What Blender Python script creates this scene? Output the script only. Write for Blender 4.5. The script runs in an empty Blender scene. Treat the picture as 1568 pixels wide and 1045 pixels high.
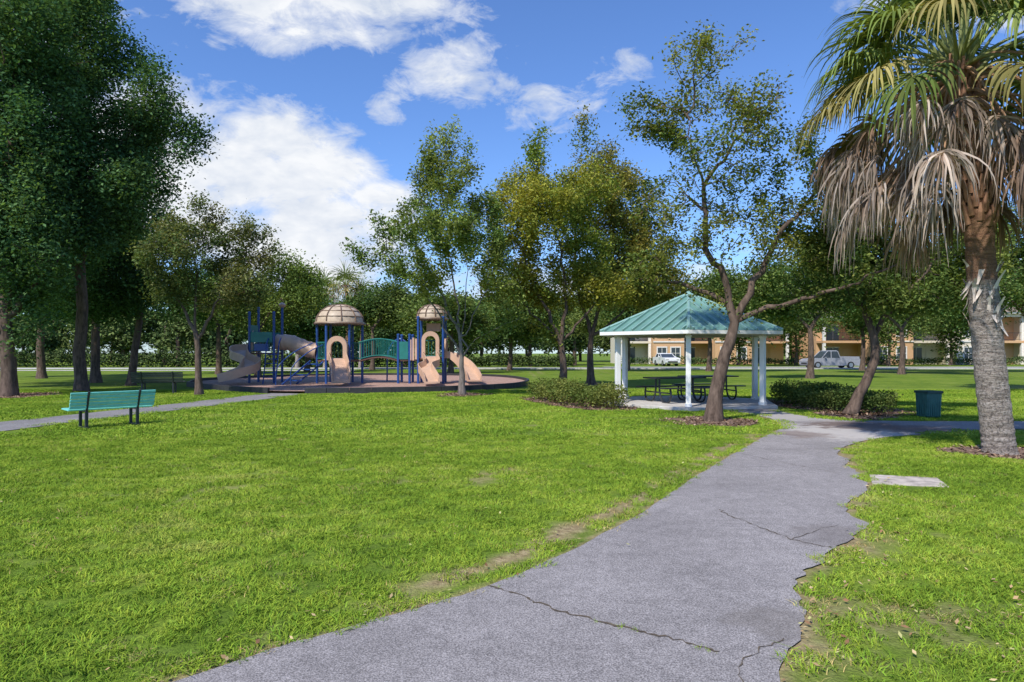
import bpy, math, random
import numpy as np
from mathutils import Vector, Euler
R=random.Random(7); rng=np.random.default_rng(7)
F=1045.; CX=784.; HY=540.; EYE=1.6
scene=bpy.context.scene
# survey helper: bearing / elevation reading + known distance -> world metres
def at(px,py,d): return np.array([(px-CX)*d/F, d, EYE+(HY-py)*d/F])
def gx(px,d): return (px-CX)*d/F

# ------------------------------------------------------------------ mesh helpers
def link(o,parent=None):
    scene.collection.objects.link(o)
    if parent is not None: o.parent=parent
    return o
def empty(name,loc=(0,0,0),rz=0):
    e=bpy.data.objects.new(name,None); e.location=loc; e.rotation_euler=(0,0,rz); e.empty_display_size=.3
    return link(e)
def np_obj(name,V,Fc,mat,col=None,parent=None,smooth=False,loc=None):
    V=np.asarray(V,dtype=np.float32); Fc=np.asarray(Fc,dtype=np.int32)
    if loc is not None: V=V-np.asarray(loc,dtype=np.float32)
    me=bpy.data.meshes.new(name); m,k=Fc.shape
    me.vertices.add(len(V)); me.vertices.foreach_set('co',V.ravel())
    me.loops.add(m*k); me.loops.foreach_set('vertex_index',Fc.ravel())
    me.polygons.add(m); me.polygons.foreach_set('loop_start',np.arange(0,m*k,k,dtype=np.int32))
    try: me.polygons.foreach_set('loop_total',np.full(m,k,dtype=np.int32))
    except Exception: pass
    me.polygons.foreach_set('use_smooth',np.full(m,smooth,dtype=bool))
    me.update(calc_edges=True)
    if col is not None:
        c=np.ones((len(V),4),dtype=np.float32); c[:,:3]=col
        a=me.attributes.new('Col','FLOAT_COLOR','POINT'); a.data.foreach_set('color',c.ravel())
    me.materials.append(mat)
    o=bpy.data.objects.new(name,me)
    if loc is not None: o.location=tuple(float(v) for v in loc)
    return link(o,parent)

class MB:
    def __init__(s): s.v=[]; s.f=[]; s.m=[]; s.mi=0
    def add(s,vs,fs):
        b=len(s.v); s.v+= [tuple(map(float,p)) for p in vs]; s.f+=[tuple(i+b for i in f) for f in fs]; s.m+=[s.mi]*len(fs)
    def box(s,c,d,rz=0,rx=0,ry=0,taper=1.0):
        out=[]
        for sx,sy,sz in [(-1,-1,-1),(1,-1,-1),(1,1,-1),(-1,1,-1),(-1,-1,1),(1,-1,1),(1,1,1),(-1,1,1)]:
            k=taper if sz>0 else 1.0
            p=Vector((sx*d[0]/2*k,sy*d[1]/2*k,sz*d[2]/2))
            if rx: p.rotate(Euler((rx,0,0)))
            if ry: p.rotate(Euler((0,ry,0)))
            if rz: p.rotate(Euler((0,0,rz)))
            out.append((p.x+c[0],p.y+c[1],p.z+c[2]))
        s.add(out,[(0,3,2,1),(4,5,6,7),(0,1,5,4),(1,2,6,5),(2,3,7,6),(3,0,4,7)])
    def tube(s,pts,rad,n=8,caps=True):
        P=[Vector(p) for p in pts]
        if not hasattr(rad,'__len__'): rad=[rad]*len(P)
        ref=None; rings=[]
        for i,p in enumerate(P):
            t=(P[min(i+1,len(P)-1)]-P[max(i-1,0)]).normalized()
            if ref is None: ref=t.orthogonal().normalized()
            u=(ref-t*ref.dot(t)).normalized(); w=t.cross(u); ref=u
            rings.append([p+(u*math.cos(2*math.pi*k/n)+w*math.sin(2*math.pi*k/n))*rad[i] for k in range(n)])
        vs=[q for r in rings for q in r]; fs=[]
        for i in range(len(P)-1):
            for k in range(n):
                fs.append((i*n+k,i*n+(k+1)%n,(i+1)*n+(k+1)%n,(i+1)*n+k))
        if caps:
            fs.append(tuple(reversed(range(n)))); fs.append(tuple((len(P)-1)*n+k for k in range(n)))
        s.add(vs,fs)
    def sweep(s,pts,cs,closed=True,scale=None):
        P=[Vector(p) for p in pts]; n=len(cs); vs=[]; fs=[]
        for i,p in enumerate(P):
            t=(P[min(i+1,len(P)-1)]-P[max(i-1,0)]).normalized()
            sd=t.cross(Vector((0,0,1))).normalized(); up=sd.cross(t)
            k=scale[i] if scale else 1
            vs+=[p+sd*a*k+up*b*k for a,b in cs]
        for i in range(len(P)-1):
            for k in range(n if closed else n-1):
                fs.append((i*n+k,i*n+(k+1)%n,(i+1)*n+(k+1)%n,(i+1)*n+k))
        if closed:
            fs.append(tuple(reversed(range(n)))); fs.append(tuple((len(P)-1)*n+k for k in range(n)))
        s.add(vs,fs)
    def poly(s,pts): s.add(pts,[tuple(range(len(pts)))])
    def prism(s,pts2,z0,z1):
        n=len(pts2); vs=[(x,y,z0) for x,y in pts2]+[(x,y,z1) for x,y in pts2]
        s.add(vs,[tuple(reversed(range(n))),tuple(range(n,2*n))]+[(i,(i+1)%n,n+(i+1)%n,n+i) for i in range(n)])
    def lathe(s,c,prof,n=16,a0=0):
        vs=[];fs=[]
        for r,z in prof:
            for k in range(n):
                a=a0+2*math.pi*k/n; vs.append((c[0]+r*math.cos(a),c[1]+r*math.sin(a),c[2]+z))
        for i in range(len(prof)-1):
            for k in range(n): fs.append((i*n+k,i*n+(k+1)%n,(i+1)*n+(k+1)%n,(i+1)*n+k))
        s.add(vs,fs)
    def make(s,name,mats,parent=None,smooth=False,bevel=0):
        if not isinstance(mats,(list,tuple)): mats=[mats]
        me=bpy.data.meshes.new(name); me.from_pydata(s.v,[],s.f)
        for m in mats: me.materials.append(m)
        me.polygons.foreach_set('material_index',s.m)
        me.polygons.foreach_set('use_smooth',[smooth]*len(s.f)); me.update()
        o=bpy.data.objects.new(name,me); link(o,parent)
        if smooth:
            md=o.modifiers.new('es','EDGE_SPLIT'); md.split_angle=math.radians(40)
        if bevel:
            b=o.modifiers.new('bv','BEVEL'); b.width=bevel; b.segments=2; b.limit_method='ANGLE'
        return o
def smooth_path(pts,sub=6):
    P=[np.array(p,dtype=float) for p in pts]; P=[2*P[0]-P[1]]+P+[2*P[-1]-P[-2]]; out=[]
    for i in range(1,len(P)-2):
        for k in range(sub):
            t=k/sub; a,b,c,d=P[i-1],P[i],P[i+1],P[i+2]
            out.append(0.5*((2*b)+(-a+c)*t+(2*a-5*b+4*c-d)*t*t+(-a+3*b-3*c+d)*t**3))
    out.append(P[-2]); return out

# ------------------------------------------------------------------ materials
def newmat(name):
    m=bpy.data.materials.new(name); m.use_nodes=True; nt=m.node_tree
    return m,nt,nt.nodes,nt.links,nt.nodes['Principled BSDF']
def S(node,k,v): node.inputs[k].default_value=v
def noise(nt,vec,scale,detail=3,rough=.5,dist=0):
    n=nt.nodes.new('ShaderNodeTexNoise'); S(n,'Scale',scale); S(n,'Detail',detail); S(n,'Roughness',rough); S(n,'Distortion',dist)
    if vec is not None: nt.links.new(vec,n.inputs['Vector'])
    return n.outputs['Fac']
def ramp(nt,fac,stops):
    r=nt.nodes.new('ShaderNodeValToRGB'); e=r.color_ramp.elements
    while len(e)<len(stops): e.new(.5)
    for i,(p,c) in enumerate(stops):
        e[i].position=p; e[i].color=(*c,1) if hasattr(c,'__len__') else (c,c,c,1)
    nt.links.new(fac,r.inputs['Fac']); return r.outputs['Color']
def mix(nt,fac,a,b,mode='MIX'):
    n=nt.nodes.new('ShaderNodeMix'); n.data_type='RGBA'; n.blend_type=mode
    for idx,val in ((0,fac),(6,a),(7,b)):
        if hasattr(val,'links'): nt.links.new(val,n.inputs[idx])
        elif idx==0: n.inputs[0].default_value=val
        else: n.inputs[idx].default_value=(*val,1)
    return n.outputs[2]
def math_(nt,op,a,b=None,c=None,clamp=False):
    n=nt.nodes.new('ShaderNodeMath'); n.operation=op; n.use_clamp=clamp
    for i,v in enumerate((a,b,c)):
        if v is None: continue
        if hasattr(v,'links'): nt.links.new(v,n.inputs[i])
        else: n.inputs[i].default_value=v
    return n.outputs[0]
def bump(nt,h,strength,dist,bsdf):
    b=nt.nodes.new('ShaderNodeBump'); S(b,'Strength',strength); S(b,'Distance',dist)
    nt.links.new(h,b.inputs['Height']); nt.links.new(b.outputs['Normal'],bsdf.inputs['Normal'])
def pos(nt): return nt.nodes.new('ShaderNodeNewGeometry').outputs['Position']
def objc(nt): return nt.nodes.new('ShaderNodeTexCoord').outputs['Object']
def simple(name,c,rough=.6,var=.15,scale=6,metal=0,bmp=0,bscale=40,spec=.5):
    m,nt,N,L,b=newmat(name); v=objc(nt)
    n=noise(nt,v,scale,4,.6)
    lo=tuple(x*(1-var) for x in c); hi=tuple(min(1,x*(1+var)) for x in c)
    L.new(ramp(nt,n,[(.3,lo),(.7,hi)]),b.inputs['Base Color'])
    S(b,'Roughness',rough); S(b,'Metallic',metal); S(b,'Specular IOR Level',spec)
    if bmp: bump(nt,noise(nt,v,bscale,4),bmp,.02,b)
    return m
def leafmat(name,trans=.3):
    m,nt,N,L,b=newmat(name); N.remove(b)
    a=N.new('ShaderNodeAttribute'); a.attribute_name='Col'
    d=N.new('ShaderNodeBsdfDiffuse'); L.new(a.outputs['Color'],d.inputs['Color']); out=d.outputs[0]
    if trans:
        t=N.new('ShaderNodeBsdfTranslucent'); L.new(mix(nt,1.0,a.outputs['Color'],(1.6,1.5,.6),'MULTIPLY'),t.inputs['Color'])
        mx=N.new('ShaderNodeMixShader'); S(mx,'Fac',trans); L.new(out,mx.inputs[1]); L.new(t.outputs[0],mx.inputs[2]); out=mx.outputs[0]
    L.new(out,N['Material Output'].inputs['Surface']); return m
def barkmat(name,a,b_,scale=9):
    m,nt,N,L,b=newmat(name); v=objc(nt)
    mp=N.new('ShaderNodeMapping'); S(mp,'Scale',(1,1,.3)); L.new(v,mp.inputs['Vector'])
    n=noise(nt,mp.outputs[0],scale,5,.7,.4)
    L.new(ramp(nt,n,[(.3,a),(.68,b_)]),b.inputs['Base Color']); S(b,'Roughness',.9); S(b,'Specular IOR Level',.2)
    bump(nt,n,.8,.03,b); return m
LEAF=leafmat('leaves'); LEAFD=leafmat('leaves_distant',0)
BARK=barkmat('bark_dark',(.045,.030,.023),(.19,.135,.105)); BARKG=barkmat('bark_grey',(.09,.072,.062),(.27,.23,.20))

GR=[(.125,.205,.026),(.172,.268,.032),(.235,.332,.042),(.315,.365,.080)]
def grass_color(nt,k=1.0):
    p=pos(nt)
    n1=noise(nt,p,.42,2,.6); n2=noise(nt,p,2.6,3,.68)
    f=math_(nt,'ADD',math_(nt,'MULTIPLY',n1,.50),math_(nt,'MULTIPLY',n2,.55))
    g=[tuple(v*k for v in c) for c in GR]
    return ramp(nt,f,[(.36,g[0]),(.48,g[1]),(.57,g[2]),(.68,g[3])])
def ground_mat():
    m,nt,N,L,b=newmat('lawn_ground'); p=pos(nt)
    c=grass_color(nt,.80)
    fine=noise(nt,p,38,2,.7)
    c=mix(nt,1.0,c,ramp(nt,fine,[(.3,(.55,.6,.5)),(.7,(1.15,1.12,1.1))]),'MULTIPLY')
    a=N.new('ShaderNodeAttribute'); a.attribute_name='Col'
    sep=N.new('ShaderNodeSeparateColor'); L.new(a.outputs['Color'],sep.inputs[0])
    dirt=ramp(nt,noise(nt,p,14,4,.7),[(.3,(.17,.12,.065)),(.55,(.33,.26,.14)),(.75,(.46,.38,.22))])
    c=mix(nt,sep.outputs[0],c,dirt)
    L.new(c,b.inputs['Base Color']); S(b,'Roughness',.95); S(b,'Specular IOR Level',.1)
    bump(nt,fine,.6,.04,b); return m
def blade_mat(name,dry=False):
    m,nt,N,L,b=newmat(name); N.remove(b)
    oi=N.new('ShaderNodeAttribute'); oi.attribute_name='Col'
    base=ramp(nt,noise(nt,pos(nt),1.5,2),[(.3,(.42,.32,.14)),(.7,(.46,.42,.18))]) if dry else grass_color(nt,1.15)
    c=mix(nt,1.0,base,oi.outputs['Color'],'MULTIPLY')
    d=N.new('ShaderNodeBsdfDiffuse'); L.new(c,d.inputs['Color'])
    L.new(d.outputs[0],N['Material Output'].inputs['Surface']); return m
def asphalt(name,base=(.285,.262,.255),stains=()):
    m,nt,N,L,b=newmat(name); p=pos(nt)
    big=noise(nt,p,.6,4,.6); fin=noise(nt,p,105,2,.8); mid=noise(nt,p,7,5,.75)
    c=ramp(nt,big,[(.3,tuple(x*.80 for x in base)),(.7,tuple(x*1.14 for x in base))])
    c=mix(nt,1.0,c,ramp(nt,fin,[(.33,.45),(.5,1.0),(.66,1.7)]),'MULTIPLY')
    c=mix(nt,1.0,c,ramp(nt,mid,[(.3,.80),(.7,1.14)]),'MULTIPLY')
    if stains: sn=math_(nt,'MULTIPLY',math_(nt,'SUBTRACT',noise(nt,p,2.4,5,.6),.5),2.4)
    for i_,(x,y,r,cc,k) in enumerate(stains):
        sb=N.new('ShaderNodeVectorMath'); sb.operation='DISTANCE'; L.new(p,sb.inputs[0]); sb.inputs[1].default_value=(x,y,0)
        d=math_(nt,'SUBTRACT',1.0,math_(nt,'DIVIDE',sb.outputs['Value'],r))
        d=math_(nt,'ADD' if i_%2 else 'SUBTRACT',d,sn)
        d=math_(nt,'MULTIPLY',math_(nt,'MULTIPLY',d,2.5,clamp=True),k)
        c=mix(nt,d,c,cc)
    L.new(c,b.inputs['Base Color']); S(b,'Roughness',.92); S(b,'Specular IOR Level',.2)
    bump(nt,fin,.7,.010,b); return m

# ------------------------------------------------------------------ 2D helpers
def vnoise(x,y,s,seed=0):
    r=np.random.default_rng(seed); T=r.random((256,256))
    x=x/s+1000; y=y/s+1000; xi=np.floor(x).astype(int); yi=np.floor(y).astype(int); fx=x-xi; fy=y-yi
    fx=fx*fx*(3-2*fx); fy=fy*fy*(3-2*fy)
    g=lambda a,b:T[a%256,b%256]
    return (g(xi,yi)*(1-fx)+g(xi+1,yi)*fx)*(1-fy)+(g(xi,yi+1)*(1-fx)+g(xi+1,yi+1)*fx)*fy
def inpoly(x,y,poly):
    inside=np.zeros(x.shape,bool); n=len(poly)
    for i in range(n):
        x1,y1=poly[i]; x2,y2=poly[(i+1)%n]
        if y1==y2: continue
        c=((y1>y)!=(y2>y))&(x<(x2-x1)*(y-y1)/(y2-y1)+x1); inside^=c
    return inside
def dist_line(x,y,line):
    d=np.full(x.shape,1e9)
    for (x1,y1),(x2,y2) in zip(line[:-1],line[1:]):
        dx,dy=x2-x1,y2-y1; l=dx*dx+dy*dy+1e-9
        t=np.clip(((x-x1)*dx+(y-y1)*dy)/l,0,1); d=np.minimum(d,np.hypot(x-x1-t*dx,y-y1-t*dy))
    return d
def rough_line(pts,amp,sub=10,sm=True,seed=1):
    P=smooth_path([(a,b,0) for a,b in pts],sub) if sm else [np.array((a,b,0.)) for a,b in pts]
    r=random.Random(seed); out=[]; w=0
    for p in P:
        w=.6*w+r.uniform(-amp,amp); out.append((p[0]+w,p[1]+r.uniform(-amp,amp)*.5))
    return out
LEFT=rough_line([(-8,-4),(-5,-.5),(-3.2,1.8),(-1.65,3.31),(-.93,3.98),(-.15,4.67),(1.08,6.43),(2.6,9.19),(4.46,12.4),(5.72,14.5),(6.15,16),(6.2,17.4),(5.9,18.9)],.02,seed=3)
RIGHT=rough_line([(7.6,19.9),(7.35,18.6),(7.3,16.9),(7.9,16.0)],.02,seed=4)
RFAR=rough_line([(9.5,15.75),(12,15.8),(20,15.4),(40,14.5)],.02,seed=5)
RNEAR=rough_line([(40,12.6),(20,13.5),(11,14.2),(9.2,13.75),(7.6,13.1),(6.5,12.45),(5.7,11.6),(5.05,10.6),(5.02,10.1),(4.75,9.7),(4.62,9.1),(4.35,8.6),(4.22,8.1),(3.75,7.45),(3.35,6.8),(3.28,6.3),(2.9,5.8),(2.5,5.45),(2.28,5.1),(1.98,4.75),(1.84,4.3),(1.62,3.9),(1.27,3.3),(.5,2.1),(-1.2,-.5),(-3,-4)],.028,8,seed=6)
PATH=LEFT+RIGHT+RFAR+RNEAR
LP=rough_line([(-15,5.2),(-11.7,10),(-10.35,13.6),(-10.0,15.9),(-9.1,19.7),(-8.2,24.4),(-7.9,26.4)],.015,seed=7)+rough_line([(-9.4,26.7),(-9.8,25),(-10.6,20.4),(-11.7,15.6),(-13.2,11.4),(-17,6)],.015,seed=8)
MULCH=[(p[0],p[1]) for p in smooth_path([(-15.2,32,0),(-12.2,28.6,0),(-8.8,26.5,0),(-4.8,27.1,0),(-1.8,28.6,0),(.34,31.6,0),(.7,37,0),(-1.5,43,0),(-8,45.5,0),(-14,43,0),(-16.5,37,0),(-15.2,32,0)],5)][:-1]
BEDL=[(p[0],p[1]) for p in smooth_path([(.2,24,0),(.9,21.3,0),(1.9,19.2,0),(3.0,18.6,0),(3.6,19.6,0),(3.4,22,0),(2.4,24.6,0),(.2,24,0)],4)][:-1]
BEDR=[(p[0],p[1]) for p in smooth_path([(7.9,20.2,0),(8.2,18.3,0),(9.0,17.0,0),(10.4,17.6,0),(10.8,19.5,0),(9.8,22.5,0),(8.2,22.8,0),(7.9,20.2,0)],4)][:-1]
def disc(cx,cy,rx,ry,seed,n=36):
    r=random.Random(seed); ph=[r.uniform(0,6.28) for _ in range(4)]
    return [(cx+rx*math.cos(t)*(1+.10*math.sin(3*t+ph[0])+.06*math.sin(7*t+ph[1])+r.uniform(-.04,.04)),cy+ry*math.sin(t)*(1+.10*math.sin(3*t+ph[2])+.06*math.sin(5*t+ph[3])+r.uniform(-.04,.04))) for t in [2*math.pi*k/n for k in range(n)]]
DISCS=[disc(4.55,15.8,1.05,1.2,1),disc(7.95,10.85,.95,.75,2),disc(8.75,17.4,.9,1.2,3),disc(-1.9,25.7,1.0,1.2,4),disc(2.2,29,1.0,1.4,5),disc(-18.5,25,1.6,1.8,6),disc(4.2,34,1.2,1.4,7)]
SLAB=[(4.66,8.90),(5.38,8.64),(5.18,8.08),(4.37,8.28)]
NOGRASS=[PATH,LP,MULCH,BEDL,BEDR,SLAB]+DISCS
GZ=(5.53,21.4)
def hexpts(r):
    a0=math.atan2(-GZ[1],-GZ[0])
    return [(GZ[0]+r*math.cos(a0+k*math.pi/3),GZ[1]+r*math.sin(a0+k*math.pi/3)) for k in range(6)]
NOGRASS.append(hexpts(2.9))

def dirtmask(x,y):
    dl=dist_line(x,y,LEFT); dr=dist_line(x,y,RNEAR)
    n=vnoise(x,y,.35,1)*.6+vnoise(x,y,.12,2)*.4
    a=np.clip(1-dl/.13,0,1)*1.0
    band=np.exp(-((dl-.30)/.17)**2)*np.clip((y-3.6)/2,0,1)*np.clip((15-y)/5,0,1)*(.45+.75*vnoise(x,y,.9,31))
    b=np.clip(1-dr/.18,0,1)
    wide=np.exp(-(dr/.5)**2)*.5
    litter=np.exp(-((x-3.3)**2+(y-3.3)**2)/1.1)*.6+np.exp(-((x-2.1)**2+(y-4.2)**2)/.25)*.4
    low=np.exp(-((x+1.6)**2+(y-3.75)**2)/.6)*.25
    patch=np.clip(vnoise(x,y,2.2,5)*.5+vnoise(x,y,.5,6)*.5-.60,0,1)*1.5*np.clip((y-4)/4,.1,1)
    m=np.maximum.reduce([a,band*1.0,b,wide,litter,low,patch])
    return np.clip((m+(n-.5)*1.0-.27)*1.7,0,1)
def axis(lo,hi,fine,out,sign_far):
    a=list(np.arange(lo,hi,fine)); s=fine; v=hi
    while v<out: a.append(v); s*=1.25; v+=s
    s=fine; v=lo-fine; b=[]
    while v>sign_far: b.append(v); s*=1.25; v-=s
    return np.array(b[::-1]+a)
xs=axis(-12,13,.10,900,-900); ys=axis(1.5,20,.10,1200,-200)
Xg,Yg=np.meshgrid(xs,ys); nx,ny=len(xs),len(ys)
V=np.stack([Xg.ravel(),Yg.ravel(),np.zeros(nx*ny)],1)
i=np.arange(ny-1)[:,None]*nx+np.arange(nx-1)[None,:]
Fg=np.stack([i,i+1,i+1+nx,i+nx],-1).reshape(-1,4)
dm=dirtmask(Xg.ravel(),Yg.ravel())
np_obj('ground',V,Fg,ground_mat(),col=np.stack([dm,dm*0,dm*0],1))

def sheet(name,poly,z,mat):
    import mathutils
    me=bpy.data.meshes.new(name)
    tess=mathutils.geometry.tessellate_polygon([[Vector((a,b,0)) for a,b in poly]])
    fs=[]
    for t in tess:
        a,b,c=[Vector((poly[k][0],poly[k][1],0)) for k in t]
        fs.append(t if (b-a).cross(c-a).z>0 else (t[0],t[2],t[1]))
    me.from_pydata([(a,b,z) for a,b in poly],[],fs); me.materials.append(mat); me.update()
    return link(bpy.data.objects.new(name,me))
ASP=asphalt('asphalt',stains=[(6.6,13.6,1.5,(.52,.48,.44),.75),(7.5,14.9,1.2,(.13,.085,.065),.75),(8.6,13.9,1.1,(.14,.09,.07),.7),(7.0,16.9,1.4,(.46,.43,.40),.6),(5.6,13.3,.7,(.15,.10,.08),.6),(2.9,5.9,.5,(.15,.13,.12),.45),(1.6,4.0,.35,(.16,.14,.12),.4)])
sheet('asphalt_path',PATH,.012,ASP)
sheet('asphalt_path',LP,.012,asphalt('asphalt_left',(.24,.225,.22)))
sheet('asphalt_road',[(-400,66),(-60,64.5),(0,66),(400,67),(400,73.5),(0,72.5),(-60,71),(-400,73)],.008,asphalt('road',(.38,.36,.35)))
sheet('sidewalk',[(-200,58.5),(-14,59.5),(-14,61.5),(-200,60.8)],.010,asphalt('sidewalk_conc',(.55,.51,.46)))
k=MB(); k.box((0,65.2,.06),(400,.15,.12)); k.make('road_kerb',simple('kerb_conc',(.50,.48,.45),.9))
def mulchmat(name,a,b_,c_):
    m,nt,N,L,b=newmat(name); p=pos(nt); v=N.new('ShaderNodeTexVoronoi'); S(v,'Scale',26); L.new(p,v.inputs['Vector'])
    sp=N.new('ShaderNodeSeparateColor'); L.new(v.outputs['Color'],sp.inputs[0])
    c=ramp(nt,sp.outputs[0],[(.1,a),(.5,b_),(.9,c_)]); c=mix(nt,.6,c,ramp(nt,noise(nt,p,5,4,.7),[(.3,a),(.7,c_)]))
    L.new(c,b.inputs['Base Color']); S(b,'Roughness',.95); bump(nt,sp.outputs[1],.8,.03,b); return m
MUL=mulchmat('bark_mulch',(.06,.034,.022),(.17,.10,.065),(.30,.19,.135)); MULP=mulchmat('playground_mulch',(.24,.125,.09),(.42,.25,.19),(.56,.38,.30))
sheet('playground_surface',MULCH,.10,MULP)
for d in DISCS: sheet('mulch_bed',d,.010,MUL)
sheet('mulch_bed',BEDL,.010,MUL); sheet('mulch_bed',BEDR,.010,MUL)
def flakes(name,P,size,cols,mat,tilt=.4,z=.015,aspect=.5):
    n=len(P); a=rng.uniform(0,6.283,n); s=size*rng.uniform(.5,1.4,n)
    u=np.stack([np.cos(a),np.sin(a),rng.normal(0,tilt,n)],1); w=np.stack([-np.sin(a),np.cos(a),rng.normal(0,tilt,n)],1)
    c=np.stack([P[:,0],P[:,1],z+rng.uniform(0,.02,n)],1)
    U=u*s[:,None]/2; W=w*s[:,None]*aspect/2
    V=np.stack([c-U,c+W,c+U,c-W],1).reshape(-1,3)
    Fc=np.arange(n*4).reshape(-1,4)
    C=np.array(cols)[rng.integers(0,len(cols),n)]*rng.uniform(.7,1.25,(n,1)); C=np.repeat(C,4,0)
    return np_obj(name,V,Fc,mat,col=C)
DRY=leafmat('dry_leaf',0)
pts=[]
for d in DISCS+[BEDL,BEDR]:
    a=np.array(d); lo=a.min(0)-.15; hi=a.max(0)+.15; n=int((hi-lo).prod()*190)
    p=rng.uniform(lo,hi,(n,2)); cc=a.mean(0); q=cc+(p-cc)*.94; pts.append(p[inpoly(q[:,0],q[:,1],d)])
flakes('mulch_chips',np.concatenate(pts),.07,[(.13,.075,.05),(.26,.17,.115),(.38,.27,.19),(.08,.05,.035)],DRY,.35)
n=900; p=np.stack([rng.uniform(-14,16,n),rng.uniform(2.5,26,n)],1)
e=np.array(RNEAR); q=e[rng.integers(90,len(e),500)]+rng.normal(0,.22,(500,2))
e2=np.array(LEFT); q2=e2[rng.integers(20,len(e2),350)]+rng.normal(0,.22,(350,2))
q3=np.array([3.2,3.6])+rng.normal(0,.6,(260,2)); q4=np.array([4.6,15.5])+rng.normal(0,1.6,(300,2))
LV=np.concatenate([p,q,q2,q3,q4]); inp=inpoly(LV[:,0],LV[:,1],PATH); LV=LV[~inp|(rng.random(len(LV))<.02)]
flakes('fallen_leaves',LV,.036,[(.38,.25,.13),(.48,.36,.19),(.24,.13,.07),(.42,.40,.16)],DRY,.3,.02)
CR=simple('crack_soil',(.10,.075,.05),.95,.4,30)
def crack(pts,w,seed):
    P=smooth_path([(a,b,0) for a,b in pts],12); r=random.Random(seed); L_=[];R_=[]; o=0
    for j,p in enumerate(P):
        q=P[min(j+1,len(P)-1)]-P[max(j-1,0)]; nrm=np.array([-q[1],q[0]]); nrm/=np.linalg.norm(nrm)+1e-9
        o=.5*o+r.uniform(-.018,.018); ww=w*r.uniform(.2,1.4)
        L_.append((p[0]+nrm[0]*(o+ww),p[1]+nrm[1]*(o+ww),.016)); R_.append((p[0]+nrm[0]*(o-ww),p[1]+nrm[1]*(o-ww),.016))
    m=MB(); n=len(P); m.add(L_+R_,[(j,j+1,n+j+1,n+j) for j in range(n-1)]); return m
for pp,w in (([(-.17,4.66),(.1,4.4),(.30,4.18),(.66,3.93),(.9,3.78),(1.09,3.61)],.009),([(2.1,6.9),(2.12,6.69),(2.25,6.2),(2.38,5.8),(2.6,5.55)],.006),([(2.38,5.8),(3.0,6.3)],.0035),([(4.1,11.2),(4.7,11.2),(5.6,11.4)],.005),([(1.0,3.0),(1.2,3.5),(1.5,3.8)],.004),([(3.6,10.7),(4.0,9.6),(4.3,9.0)],.004)):
    crack(pp,w,int(w*1e4)).make('path_crack',CR)
c=MB(); c.prism(SLAB,-.02,.014); c.make('utility_cover',simple('old_concrete',(.45,.39,.34),.9,.4,7,bmp=.4),bevel=.004)

# ------------------------------------------------------------------ grass
def patch(name,size,nb,h,w,mat,seed):
    r=np.random.default_rng(seed)
    P=r.uniform(-size/2,size/2,(nb,2)); a=r.uniform(0,6.283,nb); hh=h*r.uniform(.5,1.25,nb); ww=w*r.uniform(.6,1.3,nb)
    l=r.normal(0,.75,(nb,2))*hh[:,None]
    sx=np.stack([np.cos(a),np.sin(a),0*a],1)*ww[:,None]/2
    b=np.stack([P[:,0],P[:,1],0*a],1); md=b+np.stack([l[:,0]*.35,l[:,1]*.35,hh*.62],1); tp=b+np.stack([l[:,0]*1.3,l[:,1]*1.3,hh*.9],1)
    V=np.stack([b-sx,b+sx,md-sx*.85,md+sx*.85,tp-sx*.15,tp+sx*.15],1).reshape(-1,3)
    k=np.arange(nb)[:,None]*6; Fc=np.concatenate([k+np.array([[0,1,3,2]]),k+np.array([[2,3,5,4]])])
    t=r.uniform(.70,1.28,(nb,1)); hue=np.concatenate([t*r.uniform(.85,1.2,(nb,1)),t,t*.9],1); C=np.repeat(hue,6,0)
    return np_obj(name,V,Fc,mat,col=C)
def instancer(name,P,child,z=0.0):
    n=len(P); a=rng.uniform(0,6.283,n); s=rng.uniform(.8,1.2,n)*.5
    V=[]
    for k in range(4):
        t=a+k*math.pi/2+math.pi/4; V.append(np.stack([P[:,0]+np.cos(t)*s*1.414,P[:,1]+np.sin(t)*s*1.414,np.full(n,z)],1))
    V=np.stack(V,1).reshape(-1,3)
    o=np_obj(name,V,np.arange(n*4).reshape(-1,4),BM)
    o.instance_type='FACES'; o.use_instance_faces_scale=True; o.instance_faces_scale=1.0
    o.show_instancer_for_render=False; o.show_instancer_for_viewport=False
    child.parent=o; return o
BM=blade_mat('grass_blade'); BD=blade_mat('dry_grass_blade',True)
def ok(P):
    m=np.ones(len(P),bool)
    for pl in NOGRASS: m&=~inpoly(P[:,0],P[:,1],pl)
    return m
def jgrid(x0,x1,y0,y1,s):
    gx_,gy_=np.meshgrid(np.arange(x0,x1,s),np.arange(y0,y1,s)); P=np.stack([gx_.ravel(),gy_.ravel()],1); return P+rng.uniform(-s*.5,s*.5,P.shape)
def vis(P,mg=1.5): return (np.abs(P[:,0])<P[:,1]*.76+mg)
P=jgrid(-12,14,1.9,13.0,.17); P=P[vis(P)&ok(P)]; dmk=dirtmask(P[:,0],P[:,1]); g=rng.random(len(P))>dmk*.85
instancer('lawn_grass',P[g],patch('grass_tuft',.21,120,.033,.0062,BM,1))
gd=(rng.random(len(P))<dmk*.55+.08); instancer('dry_grass',P[gd],patch('dry_tuft',.20,40,.028,.0045,BD,2))
P=jgrid(-30,32,13.0,29,.55); P=P[vis(P,3)&ok(P)]
instancer('lawn_grass',P,patch('grass_tuft',.66,320,.040,.013,BM,3))
cp=np.array([(.62,3.95),(.7,3.9),(.5,4.02),(1.05,3.63),(1.0,3.67),(-.1,4.62)]); instancer('crack_weeds',cp,patch('weed',.05,16,.025,.005,BM,4))

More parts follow.
